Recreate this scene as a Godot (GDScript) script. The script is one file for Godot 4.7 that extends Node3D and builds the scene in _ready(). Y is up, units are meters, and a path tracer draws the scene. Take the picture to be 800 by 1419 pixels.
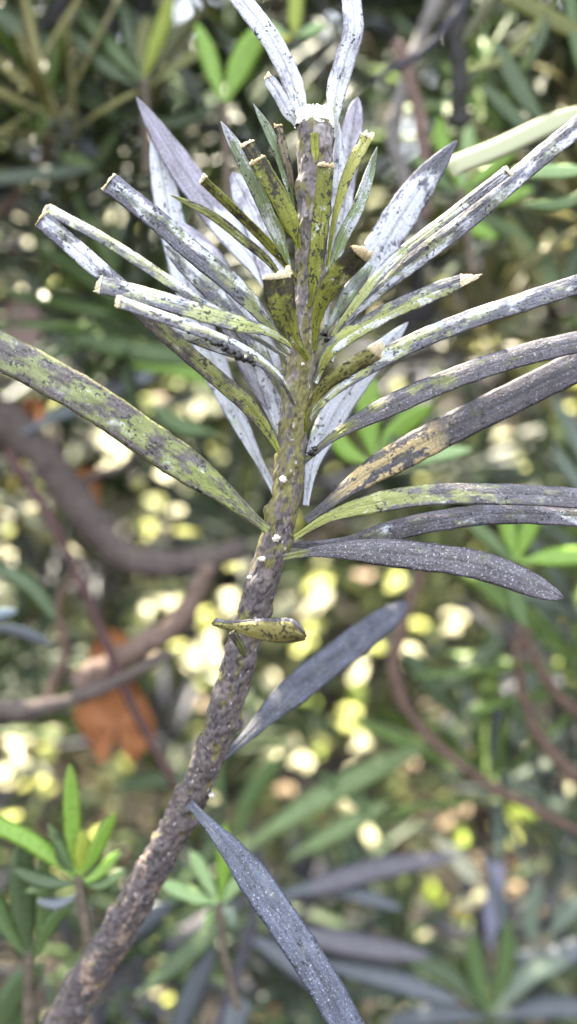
extends Node3D
# A mouldy, cut-back yew-pine shoot in open shade, seen close up before a sunlit hedge.

const HALF := 0.46631            # tan of half the vertical field of view
const EYE := Vector3(0.0, 0.7, 0.0)
const PITCH := -12.0
const FOCUS := 0.25              # metres to the shoot
const PX := 0.25 * 0.46631 / 709.5   # metres per photo pixel at that distance

var cam_basis := Basis.from_euler(Vector3(deg_to_rad(PITCH), 0, 0))
var rng := RandomNumberGenerator.new()
var noise := FastNoiseLite.new()
var fine := FastNoiseLite.new()
var names := {}
var M := {}
var bump_tex: ImageTexture
var mottle_tex: ImageTexture

# ---------------------------------------------------------------- helpers
func at(px: float, py: float, depth: float) -> Vector3:
	var k := HALF * depth / 709.5
	return EYE + cam_basis * Vector3((px - 400.0) * k, (709.5 - py) * k, -depth)

func numbered(called: String) -> String:
	if not names.has(called):
		names[called] = 0
		return called
	names[called] += 1
	return "%s_%03d" % [called, names[called]]

func tag(o: Node3D, label: String, category: String, group := "", kind := "") -> Node3D:
	if label: o.set_meta("label", label)
	if category: o.set_meta("category", category)
	if group: o.set_meta("group", group)
	if kind: o.set_meta("kind", kind)
	return o

func thing(called: String, label: String, category: String, where: Vector3, group := "") -> Node3D:
	var o := Node3D.new()
	o.name = numbered(called)
	add_child(o, true)
	o.position = where
	return tag(o, label, category, group)

# meshes are made in world space and shifted to their thing's base
func part(called: String, mesh: Mesh, mat: Material, parent: Node3D) -> MeshInstance3D:
	var o := MeshInstance3D.new()
	o.name = called
	o.mesh = mesh
	o.material_override = mat
	parent.add_child(o, true)
	return o

func base_of(o: Node3D) -> Vector3:
	var p := Vector3.ZERO
	var n: Node = o
	while n is Node3D and n != self:
		p += n.position
		n = n.get_parent()
	return p

func spline(pts: PackedVector3Array, n: int) -> PackedVector3Array:
	var dense := PackedVector3Array()
	var m := pts.size()
	for i in m - 1:
		var a := pts[maxi(i - 1, 0)] if i > 0 else pts[0] * 2.0 - pts[1]
		var b := pts[i]
		var c := pts[i + 1]
		var d := pts[i + 2] if i + 2 < m else c * 2.0 - b
		for k in 12:
			dense.append(b.cubic_interpolate(c, a, d, k / 12.0))
	dense.append(pts[m - 1])
	var lens := PackedFloat32Array([0.0])
	for i in range(1, dense.size()):
		lens.append(lens[i - 1] + dense[i].distance_to(dense[i - 1]))
	var total := lens[lens.size() - 1]
	var out := PackedVector3Array()
	var j := 0
	for i in n + 1:
		var want := total * i / n
		while j < dense.size() - 2 and lens[j + 1] < want:
			j += 1
		var f: float = clampf((want - lens[j]) / maxf(lens[j + 1] - lens[j], 1e-9), 0, 1)
		out.append(dense[j].lerp(dense[j + 1], f))
	return out

func profile(t: float, tip: String) -> float:
	var f := lerpf(0.23, 1.0, smoothstep(0.02, 0.42, t))
	if tip == "point":
		if t > 0.62: f *= pow(maxf(1.0 - pow((t - 0.62) / 0.38, 2.0), 0.0), 0.85)
	elif tip == "round":
		if t > 0.72: f *= pow(maxf(1.0 - pow((t - 0.72) / 0.28, 2.6), 0.0), 0.6)
	elif tip == "spoon":
		f = lerpf(0.16, 1.0, smoothstep(0.0, 0.72, t))
		if t > 0.84: f *= sqrt(maxf(1.0 - pow((t - 0.84) / 0.16, 2.4), 0.0))
	elif tip == "strap":     # cut off while still widening
		f = lerpf(0.15, 1.0, smoothstep(-0.08, 0.9, t))
	elif tip == "even":      # runs on past the frame or cut at full width
		f = lerpf(0.26, 1.0, smoothstep(0.0, 0.36, t))
	elif tip == "snap":      # cut obliquely
		f = lerpf(0.32, 1.0, smoothstep(0.0, 0.3, t)) * (1.0 if t < 0.9 else lerpf(1.0, 0.62, (t - 0.9) / 0.1))
	return f

# frames along a leaf: [centre, across, normal] for every row
func frames(line: PackedVector3Array, roll0: float, roll1: float) -> Array:
	var chord := (line[line.size() - 1] - line[0]) * cam_basis
	var want := cam_basis.x if absf(chord.y) > absf(chord.x) else cam_basis.y
	var out := []
	var n := line.size()
	for i in n:
		var tan_ := (line[mini(i + 1, n - 1)] - line[maxi(i - 1, 0)]).normalized()
		var v := (EYE - line[i]).normalized()
		var n0 := (v - tan_ * v.dot(tan_)).normalized()
		var side := tan_.cross(n0).normalized()
		if side.dot(want) < 0.0: side = -side
		var r := deg_to_rad(lerpf(roll0, roll1, i / float(n - 1)))
		var nn := n0 * cos(r) + side * sin(r)
		var across := tan_.cross(nn).normalized()
		out.append([line[i], across, nn, signf(across.dot(want))])
	return out

func leaf_mesh(fr: Array, width: float, tip: String, shift: Vector3, thick := 0.00042, cup := 0.10, across := 8, wob := 0.03, seed_ := 0.0, fold := 0.10) -> ArrayMesh:
	var st := SurfaceTool.new()
	st.begin(Mesh.PRIMITIVE_TRIANGLES)
	st.set_smooth_group(0)
	var rows := fr.size()
	var ring := across * 2
	for i in rows:
		var t := i / float(rows - 1)
		var w := maxf(width * profile(t, tip), width * 0.02)
		var th := thick * (1.0 if t < 0.9 or tip == "even" or tip == "strap" or tip == "snap" else lerpf(1.0, 0.4, (t - 0.9) / 0.1))
		th *= lerpf(1.9, 1.0, smoothstep(0.0, 0.25, t))
		for k in ring:
			var top := k <= across
			var u := (k / float(across) * 2.0 - 1.0) if top else (1.0 - (k - across) / float(across) * 2.0)
			var edge := u * w * 0.5 * (1.0 + wob * fine.get_noise_2d(t * 420.0 + seed_ * 71.0, signf(u) * 50.0) * 2.0)
			var h := -cup * w * (u * u - 0.3) - fold * w * (absf(u) - 0.4) - 0.00026 * exp(-u * u * 60.0)
			h += 0.00016 * noise.get_noise_3d(u * 14.0, t * 110.0, seed_ * 13.0) * (1.0 if wob > 0.0 else 0.0)
			if not top: h -= th * (1.0 - pow(absf(u), 4.0)) - 0.00032 * exp(-u * u * 60.0) + 0.00005
			st.set_uv(Vector2(u * 0.5 + 0.5, 1.0 - t))
			st.add_vertex(fr[i][0] + fr[i][1] * edge + fr[i][2] * h - shift)
	for i in rows - 1:
		for k in ring:
			var a := i * ring + k
			var b := i * ring + (k + 1) % ring
			st.add_index(a); st.add_index(b); st.add_index(a + ring)
			st.add_index(b); st.add_index(b + ring); st.add_index(a + ring)
	for i in [0, rows - 1]:      # close both ends
		for k in across - 1:
			var a: int = i * ring + k
			var quad := [a, a + 1, i * ring + (ring - k - 1) % ring, i * ring + (ring - k) % ring]
			for q in [0, 1, 2, 0, 2, 3]: st.add_index(quad[q])
	st.generate_normals()
	return st.commit()

func cut_mesh(fr: Array, width: float, tip: String, shift: Vector3, tall: float, seed_: float, fold := 0.10) -> ArrayMesh:
	var st := SurfaceTool.new()
	st.begin(Mesh.PRIMITIVE_TRIANGLES)
	var e: Array = fr[fr.size() - 1]
	var dir: Vector3 = (fr[fr.size() - 1][0] - fr[fr.size() - 2][0]).normalized()
	var w := width * profile(1.0, tip)
	var across := 20
	var rows := [-0.30, 0.05, 0.55, 1.0]
	var ring := across * 2
	for r in rows.size():
		for k in ring:
			var top := k <= across
			var u := (k / float(across) * 2.0 - 1.0) if top else (1.0 - (k - across) / float(across) * 2.0)
			var jag: float = 0.72 + u * 0.55 * sin(seed_ * 2.3) + (0.55 * noise.get_noise_2d(u * 30.0 + seed_ * 40.0, 3.0) + 0.28 * fine.get_noise_2d(u * 95.0 + seed_ * 17.0, r * 9.0)) * (1.0 if r > 0 else 0.4)
			var out := dir * tall * float(rows[r]) * maxf(jag, 0.08)
			var h := -0.10 * w * (u * u - 0.3) - fold * w * (absf(u) - 0.4)
			var grow: float = [0.00012, 0.00030, 0.00026, 0.00005][r]
			h += grow if top else -0.00042 * (1.0 - pow(absf(u), 4.0)) - grow
			h += 0.0002 * fine.get_noise_3d(u * 90.0, r * 40.0, seed_ * 20.0)
			st.add_vertex(e[0] + out + e[1] * u * (w * 0.5 + 0.00012) * (1.0 - 0.05 * r) + e[2] * h - shift)
	for i in rows.size() - 1:
		for k in ring:
			var a := i * ring + k
			var b := i * ring + (k + 1) % ring
			st.add_index(a); st.add_index(b); st.add_index(a + ring)
			st.add_index(b); st.add_index(b + ring); st.add_index(a + ring)
	for k in across - 1:
		var i := rows.size() - 1
		var a: int = i * ring + k
		var quad := [a, a + 1, i * ring + (ring - k - 1) % ring, i * ring + (ring - k) % ring]
		for q in [0, 1, 2, 0, 2, 3]: st.add_index(quad[q])
	st.generate_normals()
	return st.commit()

func tube(line: PackedVector3Array, radii: PackedFloat32Array, shift: Vector3, sides := 10, rough := 0.0, freq := 300.0) -> ArrayMesh:
	var st := SurfaceTool.new()
	st.begin(Mesh.PRIMITIVE_TRIANGLES)
	var n := line.size()
	var length := 0.0
	for i in n:
		if i: length += line[i].distance_to(line[i - 1])
		var t := (line[mini(i + 1, n - 1)] - line[maxi(i - 1, 0)]).normalized()
		var a := t.cross(cam_basis.z).normalized()
		var b := a.cross(t).normalized()
		var f := i / float(n - 1) * (radii.size() - 1)
		var j := mini(int(f), radii.size() - 2)
		var r := lerpf(radii[j], radii[j + 1], f - j)
		for k in sides + 1:
			var ang := TAU * k / sides
			var dirv := a * cos(ang) + b * sin(ang)
			var p := line[i] + dirv * r
			var q := p * freq * 30.0
			var lump := rough * (noise.get_noise_3dv(q) + 0.6 * fine.get_noise_3dv(q * 1.7))
			st.set_uv(Vector2(k / float(sides), length / (TAU * maxf(radii[0], 0.0005))))
			st.add_vertex(p + dirv * lump * r - shift)
	for i in n - 1:
		for k in sides:
			var a := i * (sides + 1) + k
			st.add_index(a); st.add_index(a + 1); st.add_index(a + sides + 1)
			st.add_index(a + 1); st.add_index(a + sides + 2); st.add_index(a + sides + 1)
	for i in [0, n - 1]:
		for k in range(1, sides - 1):
			st.add_index(i * (sides + 1)); st.add_index(i * (sides + 1) + k); st.add_index(i * (sides + 1) + k + 1)
	st.generate_normals()
	return st.commit()

func lump_mesh(r: float, seed_: float, flat := 0.7, rough := 0.25) -> ArrayMesh:
	var st := SurfaceTool.new()
	st.begin(Mesh.PRIMITIVE_TRIANGLES)
	var rings := 7
	var sides := 10
	for i in rings + 1:
		for k in sides:
			var th := PI * i / rings
			var ph := TAU * k / sides
			var d := Vector3(sin(th) * cos(ph), cos(th), sin(th) * sin(ph))
			var rr := r * (1.0 + rough * 2.0 * noise.get_noise_3dv(d * 45.0 + Vector3(seed_ * 31.0, 0, 0)))
			st.add_vertex(Vector3(d.x, d.y * flat, d.z) * rr)
	for i in rings:
		for k in sides:
			var a := i * sides + k
			var b := i * sides + (k + 1) % sides
			st.add_index(a); st.add_index(b); st.add_index(a + sides)
			st.add_index(b); st.add_index(b + sides); st.add_index(a + sides)
	st.generate_normals()
	return st.commit()

# ---------------------------------------------------------------- materials
func mat(c: Color, rough := 0.7, back := 0.0, spec := 0.5) -> StandardMaterial3D:
	var m := StandardMaterial3D.new()
	m.albedo_color = c.linear_to_srgb()
	m.roughness = rough
	m.metallic_specular = spec
	if back > 0.0:
		m.backlight_enabled = true
		m.backlight = Color(back, back, back).linear_to_srgb()
	return m

func mottled(c: Color, rough := 0.7, back := 0.0, stretch := Vector3(1, 5, 1), world := false) -> StandardMaterial3D:
	var m := mat(Color(minf(c.r * 1.45, 0.95), minf(c.g * 1.45, 0.95), minf(c.b * 1.45, 0.95)), rough, back)
	m.albedo_texture = mottle_tex
	m.uv1_scale = stretch
	if world:
		m.uv1_triplanar = true
		m.uv1_world_triplanar = true
		m.uv1_scale = Vector3(45, 45, 45)
	return m

func make_mottle() -> ImageTexture:
	var im := Image.create_empty(192, 192, false, Image.FORMAT_RGB8)
	for j in 192:
		for i in 192:
			var a := TAU * i / 192.0
			var b := TAU * j / 192.0
			var p := Vector3(cos(a) * 60.0, sin(a) * 60.0, cos(b) * 60.0)
			var h := 0.69 + 0.42 * noise.get_noise_3dv(p + Vector3(0, sin(b) * 60.0, 300)) + 0.3 * fine.get_noise_3dv(p * 4.0 + Vector3(sin(b) * 240.0, 0, 0))
			h = clampf((h - 0.69) * 1.7 + 0.66, 0.08, 1.0)
			im.set_pixel(i, j, Color(h, h, h).linear_to_srgb())
	return ImageTexture.create_from_image(im)

func cell_hash(x: int, y: int, s: int) -> float:
	var h := (x * 374761393 + y * 668265263 + s * 974711) & 0x7fffffff
	h = ((h ^ (h >> 13)) * 1274126177) & 0x7fffffff
	return float((h ^ (h >> 16)) & 0xffff) / 65535.0

# What grows on one leaf: green blade, dark mould, pale crust, black dots, white specks
const STYLES := {
	"mould":  {"g0": Color(0.15, 0.16, 0.04), "g1": Color(0.12, 0.13, 0.07), "d": [0.62, 1.0], "p": [0.0, 0.05], "dots": 0.05, "specks": 0.05, "dark": Color(0.076, 0.069, 0.088)},
	"patch":  {"g0": Color(0.19, 0.205, 0.07), "g1": Color(0.30, 0.31, 0.26), "d": [0.34, 0.60], "p": [0.22, 0.56], "dots": 0.10, "specks": 0.02, "dark": Color(0.090, 0.088, 0.115)},
	"pale":   {"g0": Color(0.44, 0.48, 0.38), "g1": Color(0.56, 0.58, 0.56), "d": [0.34, 0.32], "p": [0.74, 0.88], "dots": 0.02, "specks": 0.01, "dark": Color(0.22, 0.22, 0.26)},
	"olive":  {"g0": Color(0.20, 0.22, 0.028), "g1": Color(0.155, 0.165, 0.035), "d": [0.18, 0.44], "p": [0.0, 0.0], "dots": 0.28, "specks": 0.0, "dark": Color(0.030, 0.024, 0.014)},
	"grey":   {"g0": Color(0.18, 0.24, 0.09), "g1": Color(0.24, 0.29, 0.21), "d": [0.18, 0.22], "p": [0.25, 0.42], "dots": 0.03, "specks": 0.01, "dark": Color(0.13, 0.14, 0.13)},
	"moss":   {"g0": Color(0.18, 0.21, 0.05), "g1": Color(0.20, 0.22, 0.11), "d": [0.50, 0.60], "p": [0.02, 0.12], "dots": 0.14, "specks": 0.02, "dark": Color(0.080, 0.066, 0.075)},
	"blue":   {"g0": Color(0.16, 0.18, 0.09), "g1": Color(0.12, 0.13, 0.14), "d": [0.95, 1.0], "p": [0.0, 0.10], "dots": 0.04, "specks": 0.07, "dark": Color(0.072, 0.080, 0.118)},
	"lilac":  {"g0": Color(0.40, 0.41, 0.44), "g1": Color(0.34, 0.34, 0.40), "d": [0.15, 0.50], "p": [0.85, 0.15], "dots": 0.0, "specks": 0.01, "dark": Color(0.21, 0.195, 0.245)},
}

func leaf_texture(style: String, len_mm: float, wid_mm: float, seed_: int, more: Dictionary) -> ImageTexture:
	var s: Dictionary = STYLES[style].duplicate()
	s.merge(more, true)
	var W := 48
	var H := 400
	var im := Image.create_empty(W, H, false, Image.FORMAT_RGB8)
	var pale := Color(0.56, 0.58, 0.66)
	var split: float = s.get("split", 0.0)
	var ups: float = s.get("up", 1.0)
	var tan_ := Color(0.42, 0.33, 0.17)
	var dark: Color = s.dark
	var g0: Color = s.g0
	var g1: Color = s.g1
	var d0: float = s.d[0]
	var d1: float = s.d[1]
	var p0: float = s.p[0]
	var p1: float = s.p[1]
	var dots: float = s.dots
	var specks: float = s.specks
	var tans: Array = s.get("tan", [])
	var bands: Array = s.get("bands", [])      # [from, to, "d" or "p", strength]
	var rim: float = s.get("rim", 0.0)
	var off := seed_ * 137.0
	for j in H:
		var v := 1.0 - (j + 0.5) / H      # 0 at the base
		var y := v * len_mm
		var cd0 := lerpf(d0, d1, v)
		var cp0 := lerpf(p0, p1, v)
		for b in bands:
			var hit: float = smoothstep(b[0] - 0.04, b[0] + 0.04, v) * (1.0 - smoothstep(b[1] - 0.04, b[1] + 0.04, v))
			if b[2] == "d": cd0 = lerpf(cd0, b[3], hit)
			else: cp0 = lerpf(cp0, b[3], hit)
		for i in W:
			var u := (i + 0.5) / W
			var x := (u - 0.5) * wid_mm
			var n1 := noise.get_noise_2d(x * 7.5 + off, y * 3.8) * 0.95 + fine.get_noise_2d(x * 26.0 + off, y * 17.0) * 0.22
			var n2 := noise.get_noise_2d(x * 6.5 - off, y * 3.2 + 900.0) * 0.95 + fine.get_noise_2d(x * 30.0, y * 22.0 - off) * 0.2
			var half_ := smoothstep(-0.25, 0.25, (u - 0.5) * 2.0 * ups) - 0.5
			var n3 := fine.get_noise_2d(x * 60.0 + off, y * 42.0) + 0.7 * noise.get_noise_2d(x * 22.0, y * 2.2 + off)
			var e := absf(u - 0.5) * 2.0
			var c := g0.lerp(g1, v) * (1.0 + 0.35 * n2 + 0.15 * n3)
			c = c.lerp(Color(c.r * 1.3, c.g * 1.3, c.b), (1.0 - smoothstep(0.0, 0.09, absf(u - 0.5))) * 0.5)
			var pm := smoothstep(-0.24, 0.26, n2 * 0.95 + 0.2 * n3 + cp0 * 1.3 - 0.65 + split * half_)
			c = c.lerp(pale * (0.92 + 0.22 * n3), pm * 0.95)
			var dm := smoothstep(-0.24, 0.26, n1 * 0.95 + 0.25 * n3 + cd0 * 1.5 - 0.75 + 0.34 * (smoothstep(0.45, 1.0, e) - 0.25) - split * half_)
			c = c.lerp(dark * (1.0 + 0.5 * n3 + 0.35 * n2), dm * 0.93)
			if rim > 0.0:
				c = c.lerp(g0 * 1.5, rim * smoothstep(0.82, 0.95, e))
			for t in tans:
				var hit: float = smoothstep(t[0] - 0.05, t[0] + 0.05, v) * (1.0 - smoothstep(t[1] - 0.05, t[1] + 0.05, v))
				if hit > 0.0:
					c = c.lerp(tan_ * (1.0 + 0.4 * n3), hit * smoothstep(-0.05, 0.16, n2 + t[2]))
			var rib := exp(-pow((u - 0.5) * 16.0, 2.0)) * 0.30 + 0.16 * sin(u * 40.0 + n2 * 3.0) * (0.5 + n1)
			c = Color(c.r * (1.0 - rib), c.g * (1.0 - rib), c.b * (1.0 - rib))
			if dots > 0.0:
				var dd := fine.get_noise_2d(x * 26.0 - off * 2.0, y * 21.0) * 0.62 + noise.get_noise_2d(x * 7.0 + off, y * 6.0 + 300.0) * 0.75
				c = c.lerp(Color(0.018, 0.017, 0.022), smoothstep(0.0, 0.10, dd - 0.55 + dots * 0.8) * 0.85)
			if specks > 0.0:
				var h := cell_hash(int(floor(x * 4.5)), int(floor(y * 4.5)), seed_)
				if h < specks * 0.6:
					c = c.lerp(Color(0.42, 0.41, 0.47), 0.15 + 0.6 * cell_hash(int(floor(y * 4.5)), int(floor(x * 4.5)), seed_ + 5))
			c = Color(clampf(c.r, 0.008, 0.85), clampf(c.g, 0.008, 0.85), clampf(c.b, 0.006, 0.85))
			im.set_pixel(i, j, c.linear_to_srgb())
	return ImageTexture.create_from_image(im)

func make_bump() -> ImageTexture:
	var im := Image.create_empty(128, 512, false, Image.FORMAT_RGB8)
	for j in 512:
		for i in 128:
			var h := 0.5 + 0.35 * fine.get_noise_2d(i * 1.3, j * 1.9) + 0.25 * fine.get_noise_2d(i * 4.0 + 900.0, j * 6.0)
			if cell_hash(i / 2, j / 2, 3) < 0.03: h += 0.3
			im.set_pixel(i, j, Color(h, h, h))
	return ImageTexture.create_from_image(im)

func leaf_material(tex: Texture2D, back := 0.12, rough := 0.62) -> StandardMaterial3D:
	var m := StandardMaterial3D.new()
	m.albedo_texture = tex
	m.roughness = rough
	m.metallic_specular = 0.42
	m.heightmap_enabled = true
	m.heightmap_texture = bump_tex
	m.heightmap_scale = 0.014
	m.backlight_enabled = true
	m.backlight = Color(back, back, back).linear_to_srgb()
	return m

func stem_texture() -> ImageTexture:
	var W := 160
	var H := 1600
	var im := Image.create_empty(W, H, false, Image.FORMAT_RGB8)
	for j in H:
		var v := 1.0 - (j + 0.5) / H
		for i in W:
			var a := TAU * i / W
			var p := Vector3(cos(a) * 4.0, v * 215.0, sin(a) * 4.0)
			var n1 := noise.get_noise_3dv(p * Vector3(9, 5.5, 9))
			var n2 := noise.get_noise_3dv(p * Vector3(12, 4, 12) + Vector3(500, 0, 0))
			var n3 := fine.get_noise_3dv(p * 26.0)
			var green := smoothstep(0.56, 0.68, v) * (1.0 - 0.65 * smoothstep(0.78, 0.9, v)) * 0.45 + 0.18
			if v < 0.36: green *= 0.35
			var bark := Color(0.080, 0.069, 0.073).lerp(Color(0.125, 0.102, 0.095), clampf(n2 + 0.35, 0, 1)) * (1.0 + 0.55 * n3)
			if v < 0.30: bark = bark.lerp(Color(0.26, 0.19, 0.15) * (1.0 + 0.4 * n3), smoothstep(0.12, 0.35, n2) * 0.7)
			if v > 0.72: bark = bark.lerp(Color(0.135, 0.118, 0.118) * (1.0 + 0.5 * n3), 0.65)
			var olive := Color(0.135, 0.125, 0.045) * (1.0 + 0.5 * n3)
			var c := bark.lerp(olive, smoothstep(-0.08, 0.14, n1 + green - 0.5) * 0.9)
			if v > 0.74: c = c.lerp(Color(0.26, 0.235, 0.24) * (1.0 + 0.5 * n3), smoothstep(0.16, 0.3, n2) * 0.6)
			c = c.lerp(Color(0.02, 0.018, 0.02), smoothstep(0.0, 0.1, fine.get_noise_3dv(p * 13.0 + Vector3(0, 0, 77)) - 0.38) * 0.7)
			if cell_hash(i / 3, j / 4, 9) < 0.008: c = c.lerp(Color(0.45, 0.43, 0.47), 0.6)
			im.set_pixel(i, j, Color(clampf(c.r, 0.01, 0.8), clampf(c.g, 0.01, 0.8), clampf(c.b, 0.01, 0.8)).linear_to_srgb())
	return ImageTexture.create_from_image(im)

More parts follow.
